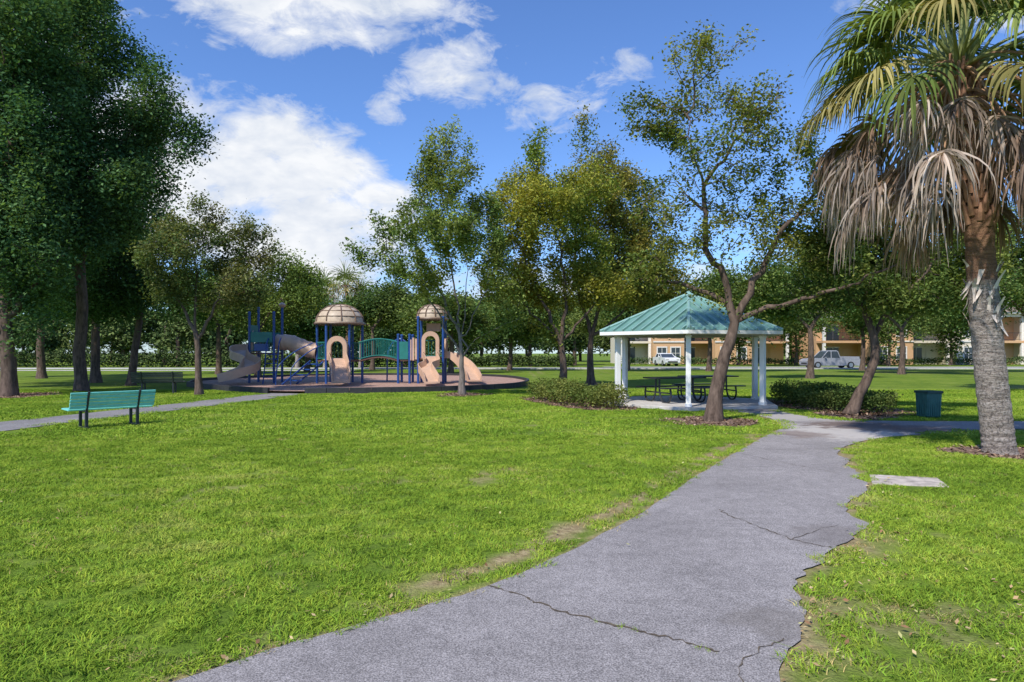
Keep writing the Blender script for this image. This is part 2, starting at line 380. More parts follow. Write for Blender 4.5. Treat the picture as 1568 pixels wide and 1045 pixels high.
# ------------------------------------------------------------------ trees
def resample(poly,step,jit=0):
    P=smooth_path(poly,8); out=[P[0]]; acc=0
    for a,b in zip(P[:-1],P[1:]):
        acc+=np.linalg.norm(b-a)
        if acc>=step: out.append(b+rng.normal(0,jit,3)); acc=0
    return out
def branch_geo(pos_,par,rad):
    n=len(pos_); ch=[[] for _ in range(n)]
    for k in range(1,n):
        if par[k]>=0: ch[par[k]].append(k)
    V=[];Fq=[];base=0; stack=[(-1,0)]
    while stack:
        pa,st=stack.pop(); idx=[st]; cur=st
        while ch[cur]:
            c=sorted(ch[cur],key=lambda q:-rad[q])
            for o in c[1:]: stack.append((cur,o))
            cur=c[0]; idx.append(cur)
        P=pos_[idx]; rr=rad[idx].copy()
        if pa>=0: P=np.vstack([pos_[pa],P]); rr=np.concatenate([[min(rad[pa]*.9,rr[0]*1.15)],rr])
        if len(P)<2: continue
        T=np.gradient(P,axis=0); T/=np.linalg.norm(T,axis=1,keepdims=True)+1e-9
        ref=np.array([.31,.77,.05]) if abs(T[0][1])<.8 else np.array([.9,.1,.2])
        U=ref-(T@ref)[:,None]*T; U/=np.linalg.norm(U,axis=1,keepdims=True)+1e-9; W=np.cross(T,U)
        s=9 if rr.max()>.06 else (5 if rr.max()>.02 else 3)
        a=np.arange(s)*2*math.pi/s
        ring=P[:,None,:]+rr[:,None,None]*(np.cos(a)[None,:,None]*U[:,None,:]+np.sin(a)[None,:,None]*W[:,None,:])
        V.append(ring.reshape(-1,3)); m=len(P)
        i=np.arange(m-1)[:,None]*s; kk=np.arange(s)[None,:]; k2=(kk+1)%s
        Fq.append(np.stack([i+kk,i+k2,i+s+k2,i+s+kk],-1).reshape(-1,4)+base); base+=m*s
    return np.concatenate(V),np.concatenate(Fq)
def leaves_geo(C,size,aspect,base,alt,nodec=None,up=.5,gain=None):
    r=rng; n=len(C)
    nrm=r.normal(0,1,(n,3)); nrm[:,2]=np.abs(nrm[:,2])+up; nrm/=np.linalg.norm(nrm,axis=1,keepdims=True)
    a=r.normal(0,1,(n,3)); a[:,2]-=.3; a-=(a*nrm).sum(1,keepdims=True)*nrm; a/=np.linalg.norm(a,axis=1,keepdims=True)+1e-9
    b=np.cross(nrm,a); s=(size*r.uniform(.6,1.35,n))[:,None]
    V=np.stack([C,C+a*s*.45+b*s*aspect*.5+nrm*s*.06,C+a*s,C+a*s*.45-b*s*aspect*.5+nrm*s*.06],1).reshape(-1,3)
    t=r.random(n) if nodec is None else np.clip(nodec+r.normal(0,.18,n),0,1)
    col=np.array(base)[None]*(1-t[:,None])+np.array(alt)[None]*t[:,None]; col*=r.uniform(.55,1.45,(n,1))
    if gain is not None: col*=gain[:,None]
    return V,np.arange(n*4).reshape(-1,4),np.repeat(col,4,0)
LEAFGAIN=1.38
def tree(name,base,d,limbs,clumps,r0,nattr,nleaf,lsize,base_c,alt_c,bark=BARK,step=.28,sig=.17,aspect=.55,depthk=1.0,tilt=.5,lmat=None,thinw=7,limbk=.46):
    S_=d/F; bx=gx(base,d); minr={}
    nodes=[];par=[]
    for li,l in enumerate(limbs):
        w=[]
        for q in l:
            dd=d+(q[2] if len(q)>2 else 0); w.append(at(q[0],q[1],dd))
        if li==0: w[0]=np.array([bx,d,-.05])
        pl=resample(w,step,.012+.03*(li>0)); m_=len(pl)
        if li==0:
            for j,p in enumerate(pl): nodes.append(p); par.append(j-1); minr[j]=r0*(1-.45*j/m_)
        else:
            A=np.array(nodes); k=int(np.argmin(np.linalg.norm(A-pl[0],axis=1))); rs=min(minr.get(k,r0*.5)*.8,r0*limbk)*(1 if li<3 else .75)
            for j,p in enumerate(pl[1:]): nodes.append(p); par.append(k); k=len(nodes)-1; minr[k]=rs*(1-.78*j/m_)
    vol=np.array([c[2]*c[3] for c in clumps],float); vol/=vol.sum(); at_=[]
    for c,v in zip(clumps,vol):
        n=max(4,int(nattr*v)); u=rng.normal(0,1,(n,3)); u/=np.linalg.norm(u,axis=1,keepdims=True); u*=rng.uniform(.25,1.08,(n,1))**.6
        off=c[4] if len(c)>4 else rng.normal(0,.5)*(30+c[2])*S_
        ctr=at(c[0],c[1],d); rx,ry=c[2]*S_,c[3]*S_
        at_.append(ctr+np.array([0,off,0])+u*np.array([rx,(rx+ry)*.55*depthk,ry]))
    A=np.concatenate(at_); A=A[A[:,2]>1.2]; kill=step*1.5
    MAXN=9000; N_=np.zeros((MAXN,3)); N_[:len(nodes)]=nodes; n=len(nodes); par=list(par)
    start=max(1,int(sum(1 for p in nodes if p[2]<1.5)))
    def near(nw,o):
        D=np.linalg.norm(A[:,None,:]-nw[None],axis=2); k=D.argmin(1); return D[np.arange(len(A)),k],k+o
    dist,idx=near(N_[start:n],start)
    for it in range(170):
        al=dist>kill
        if not al.any() or n>MAXN-800: break
        A=A[al]; dist=dist[al]; idx=idx[al]
        u,inv=np.unique(idx,return_inverse=True); inv=inv.ravel()
        dr=(A-N_[idx]); dr/=np.linalg.norm(dr,axis=1,keepdims=True)+1e-9
        sm=np.zeros((len(u),3)); np.add.at(sm,inv,dr)
        sm/=np.linalg.norm(sm,axis=1,keepdims=True)+1e-6
        sm+=rng.normal(0,.22,sm.shape); sm[:,2]+=.05; sm/=np.linalg.norm(sm,axis=1,keepdims=True)
        nw=N_[u]+sm*step*rng.uniform(.8,1.1,(len(u),1)); k=len(nw)
        N_[n:n+k]=nw; par+=list(u); D2,i2=near(nw,n); n+=k
        b=D2<dist; dist=np.where(b,D2,dist); idx=np.where(b,i2,idx)
    P=N_[:n]; par=np.array(par); w=np.zeros(n)
    hasch=np.zeros(n,bool); hasch[par[1:]]=True; w[~hasch]=1
    for k in range(n-1,0,-1): w[par[k]]+=w[k]
    rad=.0055+(r0*.42)*(w/w[0])**.62
    for k,v in minr.items(): rad[k]=max(v,.01) if w[k]>2 else rad[k]
    fl=np.clip(1-P[:,2]/.7,0,1); main=rad>r0*.6; rad=np.where(main,rad*(1+.40*fl**2),rad)
    loc=(bx,d,0)
    V,Fq=branch_geo(P,par,rad); o=np_obj(name,V,Fq,bark,smooth=True,loc=loc)
    thin=np.where((w<=thinw)&(P[:,2]>1.6))[0]; wt=rng.random(len(thin))**1.4+.15
    nz=vnoise(P[thin,0]+P[thin,1]*.7,P[thin,2],1.1,9); nc=rng.random(len(thin)); nc=(nc*.4+.6*nz); nc=np.clip((nc-.5)*2.0+.5,0,1)
    wt*=(.35+1.3*vnoise(P[thin,0]-P[thin,1]*.5,P[thin,2],.9,19))
    gz_=.65+.7*rng.random(len(thin))
    pick=rng.choice(len(thin),nleaf,p=wt/wt.sum())
    C=P[thin[pick]]+rng.normal(0,sig,(nleaf,3))
    V,Fq,col=leaves_geo(C,lsize,aspect,np.array(base_c)*LEAFGAIN,np.array(alt_c)*LEAFGAIN,nc[pick],tilt,gz_[pick])
    np_obj('foliage',V-np.array(loc),Fq,lmat or LEAF,col=col,parent=o)
    return o
GA=((.080,.120,.032),(.165,.170,.042))
tree('leaning_live_oak',1092,15.9,[[(1092,645),(1094,615),(1104,565),(1118,520),(1128,484)],
  [(1128,484),(1108,430),(1086,385),(1080,330),(1079,285),(1098,255),(1128,212)],
  [(1128,484),(1150,440),(1178,392),(1212,335),(1245,300),(1262,285)],
  [(1126,488),(1170,474),(1215,462,-.4),(1250,452,-.7),(1300,436,-1.1),(1345,420,-1.3),(1385,405,-1.5)],
  [(1126,480),(1090,452,.3),(1050,438,.5),(1000,432,.6),(962,428,.6)],
  [(1080,330),(1050,300,.4),(1015,270,.6)],[(1079,288),(1062,240),(1055,180)]],
  [(1060,95,45,42),(1130,110,48,40),(1185,150,42,50),(1040,175,45,42),(978,175,26,40),(1120,200,55,42),(1200,230,52,42),(1258,285,45,48),(1065,265,50,38),(1160,300,60,42),(1000,330,34,26),(1235,205,30,36),(1045,370,42,22),(1110,355,45,26),(985,405,40,22),(1085,52,18,22),(1290,340,28,34),(1330,415,30,14,-1.1),(1385,395,40,18,-1.5),(1190,385,40,25),(1145,60,20,16)],
  .185,850,25000,.088,*GA,step=.22,sig=.135,limbk=.5)
tree('live_oak_tree',1300,17.6,[[(1300,635),(1322,592),(1340,545),(1334,500),(1322,470)],[(1336,520),(1362,480),(1400,440),(1430,400)],[(1322,470),(1290,430),(1260,400)],[(1322,470),(1340,410),(1340,370)]],
  [(1250,405,50,36),(1335,375,62,42),(1420,400,58,42),(1475,440,40,30),(1375,460,52,22),(1300,330,50,30),(1222,455,36,22),(1440,350,42,32),(1290,450,40,20),(1210,350,30,30),(1375,330,40,28),(1510,400,40,40)],
  .14,750,34000,.10,(.065,.108,.03),(.13,.15,.038),step=.24,sig=.18)
tree('crape_myrtle_tree',708,25.7,[[(708,605),(707,575),(706,540)],[(706,530),(694,490),(672,440),(650,400)],[(706,530),(700,470),(690,400),(686,330)],[(706,530),(722,490),(745,450),(760,410)],[(706,545),(735,515),(775,495),(800,485)],[(706,540),(680,500),(650,450),(600,400)],[(706,535),(712,470),(716,400)]],
  [(682,225,34,38),(700,285,46,36),(655,265,26,30),(645,330,42,36),(605,365,38,28),(565,395,26,22),(690,370,58,36),(750,395,36,48),(735,325,32,32),(575,335,14,12),(720,245,18,30),(640,420,44,28),(540,385,14,14),(780,450,30,24)],
  .13,900,31000,.12,(.09,.14,.04),(.175,.20,.052),bark=BARKG,step=.3,sig=.17)
tree('yellow_oak_tree',862,29,[[(862,598),(862,560),(858,520)],[(858,520),(840,480),(815,430),(800,380)],[(858,520),(865,460),(860,400),(850,340)],[(860,530),(890,490),(925,450)],[(858,525),(815,480),(780,450)],[(858,525),(830,500),(790,490)]],
  [(800,265,40,38),(830,335,58,48),(785,385,50,44),(880,390,56,48),(850,435,80,34),(822,220,18,26),(895,290,44,50),(770,320,28,30),(930,440,44,28),(770,440,38,26),(830,300,40,40)],
  .19,1000,54000,.13,(.10,.15,.032),(.25,.235,.045),bark=BARK,step=.32,sig=.22)
tree('live_oak_tree',905,34,[[(905,588),(904,550),(905,510)],[(905,510),(925,450),(940,380),(935,300)],[(905,510),(885,440),(880,370),(890,280)],[(905,520),(950,480),(990,440)]],
  [(925,245,34,42),(892,200,15,24),(965,310,48,52),(945,385,54,50),(1000,385,40,48),(900,320,46,48),(985,440,44,30),(1015,320,28,32),(930,440,54,30),(1030,440,34,28),(940,290,40,40)],
  .2,1000,52000,.145,(.085,.125,.032),(.20,.17,.045),step=.36,sig=.26)
DK=((.045,.095,.040),(.085,.145,.055))
tree('large_oak_tree',12,25,[[(12,607),(14,560),(8,500),(14,430),(10,330),(20,200)],[(10,490),(60,430),(100,380)],[(10,470),(-50,400),(-100,330)],[(12,540),(50,500),(85,470)]],
  [(-40,60,75,90),(30,170,85,80),(15,300,95,70),(-60,290,60,95),(50,50,65,60),(70,400,64,44),(-40,440,60,34),(10,430,60,34),(40,240,60,50),(40,350,60,40)],
  .27,1400,82000,.15,*DK,step=.42,sig=.34,thinw=14)
tree('large_oak_tree',125,28,[[(125,600),(122,540),(126,470),(120,380),(118,250),(120,100)],[(120,400),(170,330),(215,270)],[(120,300),(170,240),(215,180)],[(120,420),(90,350),(80,290)]],
  [(130,70,70,54),(150,180,76,56),(95,280,74,56),(220,165,48,46),(185,260,72,44),(275,195,28,26),(60,-20,80,50),(150,-10,30,30),(235,110,22,30),(120,370,74,44),(262,240,26,20),(110,130,60,50),(180,330,60,40),(220,300,40,30)],
  .24,1500,92000,.15,(.048,.098,.042),(.095,.155,.058),step=.42,sig=.34,thinw=14)
tree('large_oak_tree',147,36,[[(147,586),(146,530),(148,460),(150,380)],[(148,450),(190,400)]],
  [(170,370,74,48),(215,300,38,36),(100,430,66,36),(130,320,56,44),(225,350,32,32),(170,430,60,30),(60,380,60,50),(40,440,60,36)],.24,800,44000,.18,*DK,step=.5,sig=.42,thinw=14)
tree('oak_tree',200,33,[[(200,590),(206,540),(214,480),(212,430)],[(212,470),(240,430)]],
  [(210,400,54,42),(175,440,54,30),(240,440,36,34),(205,350,36,30),(150,460,50,26)],.2,600,34000,.15,*DK,step=.4,sig=.36,thinw=14)
tree('oak_tree',64,42,[[(64,579),(62,530),(64,470),(60,420)]],[(60,440,66,36),(20,400,66,46),(110,470,44,26),(60,360,64,46),(-30,460,50,30)],.25,500,26000,.2,*DK,step=.5,sig=.4,thinw=14)
tree('oak_tree',-60,30,[[(-60,595),(-62,520),(-60,440),(-64,330)]],[(-60,300,110,80),(-120,400,90,50),(-40,430,60,40),(-90,150,90,80)],.3,500,16000,.2,*DK,step=.5,sig=.38,thinw=14)
tree('crape_myrtle_tree',305,25.5,[[(305,605),(304,570),(303,530),(298,500)],[(298,500),(280,470),(262,440)],[(303,520),(330,470),(345,420)],[(298,500),(300,440),(300,380)]],
  [(285,395,50,40),(345,400,50,40),(330,335,46,24),(268,440,38,34),(295,308,28,14),(385,445,38,28),(320,445,50,30),(245,350,26,26),(375,350,26,16),(300,370,40,30),(400,380,16,20)],
  .14,850,29000,.11,(.07,.105,.036),(.155,.145,.06),step=.28,sig=.18)
tree('oak_tree',395,44,[[(395,578),(396,540),(398,500)],[(398,500),(430,460)]],[(400,440,44,32),(440,430,40,34),(430,400,28,18),(470,450,30,26),(360,460,40,28),(420,470,50,24)],.2,450,28000,.17,(.08,.13,.035),(.145,.185,.05),step=.45,sig=.36,thinw=14)
tree('oak_tree',335,50,[[(335,573),(335,530),(335,490)]],[(335,440,54,38),(300,470,44,28),(380,470,44,28),(260,460,44,36)],.22,400,24000,.2,*DK,step=.5,sig=.4,thinw=14)
RC=((.055,.10,.032),(.12,.15,.042))
def mid(base,d,cl,nl,r=.22,c=RC,tp=500):
    tree('oak_tree',base,d,[[(base,HY+1672/d),(base+2,(HY+1672/d+tp)/2),(base,tp)],[(base,tp),(base+30,tp-30)],[(base,tp+6),(base-30,tp-26)]],cl,r,int(nl/55),nl,.0044*d,*c,step=.011*d,sig=.009*d,thinw=14)
mid(1240,42,[(1240,440,50,38),(1190,465,48,26),(1290,455,44,28),(1240,400,40,30),(1150,440,34,26)],28000)
mid(1380,50,[(1380,440,60,40),(1330,455,48,30),(1430,455,48,30),(1380,400,50,30),(1460,420,36,36)],28000)
tree('oak_tree',1590,27,[[(1590,602),(1588,550),(1585,490)],[(1587,510),(1550,460)]],[(1550,425,48,34),(1580,360,64,56),(1510,445,36,20),(1630,420,60,50),(1520,380,36,32)],.2,600,30000,.13,*RC,step=.3,sig=.26,thinw=12)
mid(1085,58,[(1085,450,48,34),(1040,465,40,26),(1135,460,40,28),(1160,430,34,30),(1010,450,30,30)],22000)
mid(780,60,[(780,480,50,30),(740,490,40,24),(820,490,40,24)],18000)
mid(690,52,[(690,480,44,30),(650,492,36,22),(725,495,36,20)],16000)
mid(470,56,[(470,475,40,28),(440,492,32,22),(505,492,36,22)],16000,c=DK)
mid(570,62,[(580,465,44,36),(620,475,38,30),(550,480,38,26),(650,495,34,24)],22000)
mid(1500,56,[(1500,435,56,34),(1450,455,44,26),(1550,450,44,26)],20000)
mid(1320,60,[(1320,440,56,36),(1280,430,44,30),(1350,465,40,22)],20000)
mid(960,60,[(960,470,50,32),(920,485,40,24),(1000,485,40,20)],18000)
mid(1130,84,[(1130,488,34,22),(1105,500,24,12),(1155,498,26,14)],9000,.18,tp=512)
mid(1218,82,[(1218,480,34,24),(1193,495,26,12),(1245,495,24,12)],9000,.18,tp=512)
mid(1360,80,[(1360,484,34,22),(1335,496,22,12),(1388,496,24,12)],9000,.18,tp=512)
mid(1455,84,[(1455,482,32,20),(1430,494,22,12),(1480,492,22,10)],9000,.18,tp=512)

def belt(name,spec,mat_c,alt_c,leaf,dens=5200):
    Vs=[];Fs=[];Cs=[];off=0; tr=MB()
    for (x,y,h,w) in spec:
        nl=int(dens*(w/5)); pts=[]; nc=R.randint(10,14); gn=[]
        for c in range(nc):
            a=R.uniform(0,6.28); rr=R.uniform(.0,.9)*w; z=R.uniform(.24,.9)*h; s=R.uniform(.24,.42)*w*(1.15-.5*z/h)
            n=nl//nc; u=rng.normal(0,1,(n,3)); u/=np.linalg.norm(u,axis=1,keepdims=True); u*=rng.uniform(.4,1.1,(n,1))
            k=1-.45*max(0,(z/h-.5)); pts.append(np.array([x+math.cos(a)*rr*k,y+math.sin(a)*rr*k,z])+u*np.array([s*1.2,s*1.2,s*.85])); gn.append(np.full(n,R.uniform(.65,1.3)))
        P=np.concatenate(pts); G=np.concatenate(gn); kp=P[:,2]>.3; P=P[kp]; G=G[kp]; P+=rng.normal(0,.15,P.shape)
        V,Fq,C=leaves_geo(P,leaf,.65,mat_c,alt_c,np.full(len(P),R.random()),.5,G); Vs.append(V);Fs.append(Fq+off);Cs.append(C);off+=len(V)
        tr.tube([(x,y-w*.3,0),(x+R.uniform(-.4,.4),y-w*.25,h*.35),(x+R.uniform(-.8,.8),y,h*.75)],[.26,.2,.08],6)
    o=np_obj(name,np.concatenate(Vs),np.concatenate(Fs),LEAFD,col=np.concatenate(Cs)); tr.make('trunks',BARK,parent=o)
sp=[]; x=-125
while x<150:
    h=R.uniform(10,13.5)
    if -36<x<-20: h=R.uniform(9.5,11.5)
    sp.append((x,R.uniform(112,126),h,R.uniform(5.5,7.5))); x+=R.uniform(4.0,6.0)
belt('distant_tree_line',sp,(.075,.13,.045),(.15,.19,.06),.55)
sp=[]; x=-90
while x<9:
    sp.append((x,R.uniform(76,88),R.uniform(8.5,10.5) if x<-26 or x>-12 else R.uniform(7.5,9.5),R.uniform(4.0,5.2))); x+=R.uniform(4.2,6)
belt('distant_tree_line',sp,(.052,.092,.034),(.115,.15,.048),.40)
def hedge(name,poly_fn,n,leaf,bc,ac,mat=None):
    P=poly_fn(n); V,Fq,C=leaves_geo(P,leaf,.6,bc,ac,np.clip(vnoise(P[:,0],P[:,1],.5,3),0,1)); return np_obj(name,V,Fq,mat or LEAFD,col=C)
def boxpts(x0,x1,y0,y1,h):
    def f(n):
        P=np.stack([rng.uniform(x0,x1,n),rng.uniform(y0,y1,n),rng.random(n)**.6],1)
        hh=h*(.5+.8*vnoise(P[:,0],P[:,1],1.8,4)); P[:,2]=P[:,2]*hh; P[:,:2]+=rng.normal(0,.06,(n,2)); return P
    return f
hedge('hedge',boxpts(-90,-9,73.5,76,1.8),22000,.30,(.04,.07,.025),(.10,.13,.045))
hedge('hedge',boxpts(-9,7,76,78,1.3),6000,.26,(.05,.085,.03),(.11,.14,.045))
hedge('hedge',boxpts(14,95,86.5,88,.9),14000,.22,(.05,.09,.03),(.11,.15,.05))
def bedpts(poly,h,shrink=.9):
    a=np.array(poly); lo=a.min(0);hi=a.max(0);cc=a.mean(0)
    def f(n):
        p=rng.uniform(lo,hi,(n*3,2)); q=cc+(p-cc)/shrink; p=p[inpoly(q[:,0],q[:,1],poly)][:n]; m=len(p)
        bump_=vnoise(p[:,0],p[:,1],.55,8)
        z=rng.random(m)**.5*h*(.45+.75*bump_); P=np.stack([p[:,0],p[:,1],z],1); P+=rng.normal(0,.03,P.shape); P[:,2]=np.abs(P[:,2]); return P[bump_>.22]
    return f
hedge('shrub_bed',bedpts(BEDL,.68,.86),19000,.07,(.09,.14,.035),(.27,.28,.08),LEAF)
hedge('shrub_bed',bedpts(BEDR,.66,.80),16000,.07,(.07,.12,.034),(.17,.20,.06),LEAF)

# ------------------------------------------------------------------ palm
def palm(name,trunk,rad,ngreen,ndead,nl,plen,llen,seed,detail=True):
    r=random.Random(seed)
    pts=smooth_path(trunk,24 if detail else 8); n=len(pts); m=MB()
    rr=[np.interp(k/(n-1),[0,.03,.2,.55,1],[rad*1.22,rad*1.05,rad,rad*.9,rad*.82])*(1+(.022*math.sin(k*1.35)+r.uniform(-.012,.012))) for k in range(n)]
    m.tube(pts,rr,20); top=np.array(pts[-1])
    V=[];Q=[];C=[]
    def strip(P,ws,nrm,col):
        b=len(V)
        for j,(p,w) in enumerate(zip(P,ws)):
            t=(P[min(j+1,len(P)-1)]-P[max(j-1,0)]); s=np.cross(t,nrm); s/=np.linalg.norm(s)+1e-9
            V.append(p-s*w); V.append(p+s*w); C.append(col);C.append(col)
        for j in range(len(P)-1): Q.append((b+2*j,b+2*j+1,b+2*j+3,b+2*j+2))
    pet=MB(); petd=MB()
    def frond(az,el,pl,droop,spread,ll,grav,col,col2,dead,z0,nl):
        o=top+np.array([math.cos(az),math.sin(az),0])*rad*.6+np.array([0,0,z0])
        d0=np.array([math.cos(az)*math.cos(el),math.sin(az)*math.cos(el),math.sin(el)])
        P=[o+d0*pl*t+np.array([0,0,-droop*t*t]) for t in np.linspace(0,1,7)]
        (petd if dead else pet).tube(P,[.038,.030,.024,.020,.017,.014,.011],5)
        f=P[-1]-P[-2]; f/=np.linalg.norm(f); s=np.cross(f,[0,0,1]); s/=np.linalg.norm(s)+1e-9; nn=np.cross(s,f)
        fc=r.uniform(.7,1.25)
        for i in range(nl):
            a=(-1+2*(i+.5)/nl)*spread+r.uniform(-.05,.05)
            dr=math.cos(a)*f+math.sin(a)*s+nn*(.25*abs(math.sin(a))+r.uniform(-.12,.12)*(3 if dead else 1)); dr/=np.linalg.norm(dr)
            L=ll*(.72+.28*math.cos(a))*r.uniform(.7 if dead else .8,1.1); p=P[-1]+f*(.12*math.cos(a)); pp=[p]; K=7
            for j in range(K):
                g=grav*(j+.6)/K
                dr=dr+np.array([0,0,-g])+np.array([r.uniform(-.07,.07) for _ in range(3)])*(3.2 if dead else 1); dr/=np.linalg.norm(dr); p=p+dr*L/K; pp.append(p)
            w=.016*ll if not dead else .0125
            t=r.random(); cc=(np.array(col)*(1-t)+np.array(col2)*t)*r.uniform(.65,1.3)*fc
            strip(pp,[w*.5,w*1.1,w*1.25,w*1.1,w,w*.75,w*.4,w*.1],nn if not dead else np.array([r.uniform(-1,1),r.uniform(-1,1),.2]),cc)
    for k in range(ngreen):
        t=k/ngreen; el=math.radians(88-(84 if detail else 88)*t+r.uniform(-8,8)); az=k*2.399+r.uniform(-.25,.25)
        yl=t>.55 and r.random()<.6
        frond(az,el,plen*r.uniform(.85,1.15),plen*.22*(1.1+t),math.radians(118),llen,.34+.45*t,(.12,.175,.04) if not yl else (.27,.245,.08),(.22,.26,.08) if not yl else (.42,.35,.14),False,r.uniform(-.1,.3) if detail else 0,nl)
    for k in range(ndead):
        t=k/max(1,ndead); el=math.radians(28-62*t+r.uniform(-12,12)); az=k*2.399+1.1+r.uniform(-.4,.4)
        frond(az,el,plen*r.uniform(.65,1.05),plen*(.42+.35*(1-t)),math.radians(66),llen*r.uniform(.7,1.05),1.15,(.24,.17,.13),(.56,.47,.40) if r.random()<.6 else (.36,.24,.17),True,r.uniform(-.85,.1) if t>.3 else r.uniform(-.3,.2),int(nl*1.1))
    o=m.make(name,PT,smooth=True)
    np_obj('fronds',np.array(V),np.array(Q),FRM,col=np.array(C),parent=o)
    pet.make('petioles',simple('petiole_green',(.25,.28,.09),.6),parent=o); petd.make('dead_petioles',simple('petiole_brown',(.36,.21,.12),.8,.3),parent=o)
    if detail:
        bt=MB()
        for k in range(150):
            t=.60+.42*k/150; p=np.array(pts[min(n-1,int(t*(n-1)))]); a=k*2.399; dr=np.array([math.cos(a),math.sin(a),0])
            L=r.uniform(.10,.26); b0=p+dr*rad*.78; bt.tube([b0-np.array([0,0,.12]),b0+dr*.05,b0+dr*(.03+L*.35)+np.array([0,0,L])],[.06,.045,.020],5)
        bt.make('leaf_boots',simple('boots',(.30,.16,.10),.85,.4,9),parent=o)
        bw=MB()
        for k in range(44):
            t=.41+r.uniform(-.05,.075); p=np.array(pts[int(t*(n-1))]); a=k*2.399; dr=np.array([math.cos(a),math.sin(a),0]); sd=np.array([-dr[1],dr[0],0])
            b0=p+dr*rad*.92+np.array([0,0,r.uniform(-.1,.1)]); L=r.uniform(.12,.30); w=r.uniform(.025,.055); kx=r.uniform(-.6,.6); up=1 if r.random()<.5 else -1
            bw.add([b0-sd*w,b0+sd*w,b0+sd*(w*.7+kx*L*.5)+dr*.02+np.array([0,0,up*L*.5]),b0+sd*(-w*.7+kx*L*.5)+dr*.02+np.array([0,0,up*L*.5]),b0+sd*(w*.3+kx*L)+dr*.08+np.array([0,0,up*L]),b0+sd*(-w*.3+kx*L)+dr*.08+np.array([0,0,up*L])],[(0,1,2,3),(3,2,4,5)])
        bw.make('peeling_boots',simple('peel',(.62,.52,.44),.9,.3),parent=o)
    return o
def palmtrunk():
    m,nt,N,L,b=newmat('palm_trunk'); v=pos(nt); sp=N.new('ShaderNodeSeparateXYZ'); L.new(v,sp.inputs[0])
    mp=N.new('ShaderNodeMapping'); S(mp,'Scale',(1,1,6)); L.new(v,mp.inputs['Vector'])
    n=noise(nt,mp.outputs[0],4,5,.75,.5); n2=noise(nt,v,24,4,.8)
    g=ramp(nt,n,[(.33,(.20,.155,.125)),(.5,(.40,.335,.29)),(.68,(.56,.49,.43))]); g=mix(nt,1.0,g,ramp(nt,n2,[(.38,.35),(.55,1.05)]),'MULTIPLY')
    br=ramp(nt,n,[(.3,(.16,.075,.045)),(.7,(.40,.23,.14))])
    z=math_(nt,'ADD',sp.outputs[2],math_(nt,'MULTIPLY',n2,.4))
    f=ramp(nt,math_(nt,'MULTIPLY',z,.2),[(.57,0.),(.60,1.)])
    L.new(mix(nt,f,g,br),b.inputs['Base Color']); S(b,'Roughness',.95); bump(nt,math_(nt,'ADD',n,n2),1.0,.05,b); return m
PT=palmtrunk(); FRM=leafmat('frond',.22)
D=10.8
palm('cabbage_palm',[(7.72,D,-.05),(7.66,D,.5),(7.52,D,1.8),(7.42,D,3.0),(7.36,D,4.1),(7.22,D,5.1),(7.06,D,6.0)],.225,58,66,40,1.5,1.2,5)
for (px,d,h,sd) in ((530,70,10.4,11),(498,72,9.8,12),(455,72,10.8,13),(552,72,9.2,14)):
    x=gx(px,d); palm('distant_palm',[(x,d,0),(x+.2,d,h*.5),(x,d,h*.82)],.2,26,8,12,1.2,1.9,sd,False)

# ------------------------------------------------------------------ pavilion
WH=simple('white_paint',(.82,.81,.78),.5,.05,3); ROOF=simple('green_metal_roof',(.145,.29,.25),.45,.18,2,metal=.1); SEAM=simple('roof_seam',(.25,.42,.37),.4,.1,2,metal=.1)
CON=simple('concrete',(.50,.47,.44),.9,.18,4,bmp=.2)
gz=empty('picnic_pavilion')
a0=math.atan2(-GZ[1],-GZ[0]); ZE=2.22; ZA=3.42; RE=2.98
hp=lambda r,z:[Vector((GZ[0]+r*math.cos(a0+k*math.pi/3),GZ[1]+r*math.sin(a0+k*math.pi/3),z)) for k in range(6)]
E=hp(RE,ZE); A_=Vector((GZ[0],GZ[1],ZA)); m=MB()
for k in range(6): m.add([E[k],E[(k+1)%6],A_],[(0,1,2)])
E2=hp(RE-.01,ZE-.05)
m.make('roof',ROOF,gz)
m=MB(); m.add(E2+[Vector((GZ[0],GZ[1],ZA-.08))],[( (k+1)%6,k,6) for k in range(6)]); m.make('ceiling',simple('ceiling_wood',(.42,.38,.32),.8),gz)
m=MB()
for k in range(6):
    e1,e2=E[k],E[(k+1)%6]; mid_=(e1+e2)/2; half=(e2-e1).length/2; ed=(e2-e1).normalized(); sl=(A_-mid_)
    nrm=ed.cross(sl).normalized(); nrm=nrm if nrm.z>0 else -nrm
    for j in range(-4,5):
        t=j*.33/half
        if abs(t)>.95: continue
        a=mid_+ed*j*.33; b=a+sl*(1-abs(t)); m.sweep([a+nrm*.012,b+nrm*.012],[(-.02,-.01),(.02,-.01),(.02,.05),(-.02,.05)])
    m.tube([e1+Vector((0,0,.02)),A_+Vector((0,0,.02))],.05,6)
m.tube([A_-Vector((0,0,.05)),A_+Vector((0,0,.1))],[.22,.03],6); m.make('roof_seams',SEAM,gz)
m=MB(); Fo=hp(RE+.01,ZE-.005); Fi=hp(RE-.05,ZE-.005)
for k in range(6):
    k2=(k+1)%6; dn=Vector((0,0,-.10)); m.add([Fo[k],Fo[k2],Fo[k2]+dn,Fo[k]+dn,Fi[k],Fi[k2],Fi[k2]+dn,Fi[k]+dn],[(3,2,1,0),(4,5,6,7),(2,3,7,6),(0,1,5,4)])
PR=2.4; B=hp(PR,0)
m.make('fascia',WH,gz); m=MB()
for k in range(6):
    p,q=B[k],B[(k+1)%6]; ang=math.atan2(q.y-p.y,q.x-p.x); c=(p+q)/2
    m.box((c.x,c.y,ZE-.04),((q-p).length-.16,.12,.16),rz=ang)
m.make('beams',simple('beam_paint',(.55,.53,.48),.6),gz)
m=MB()
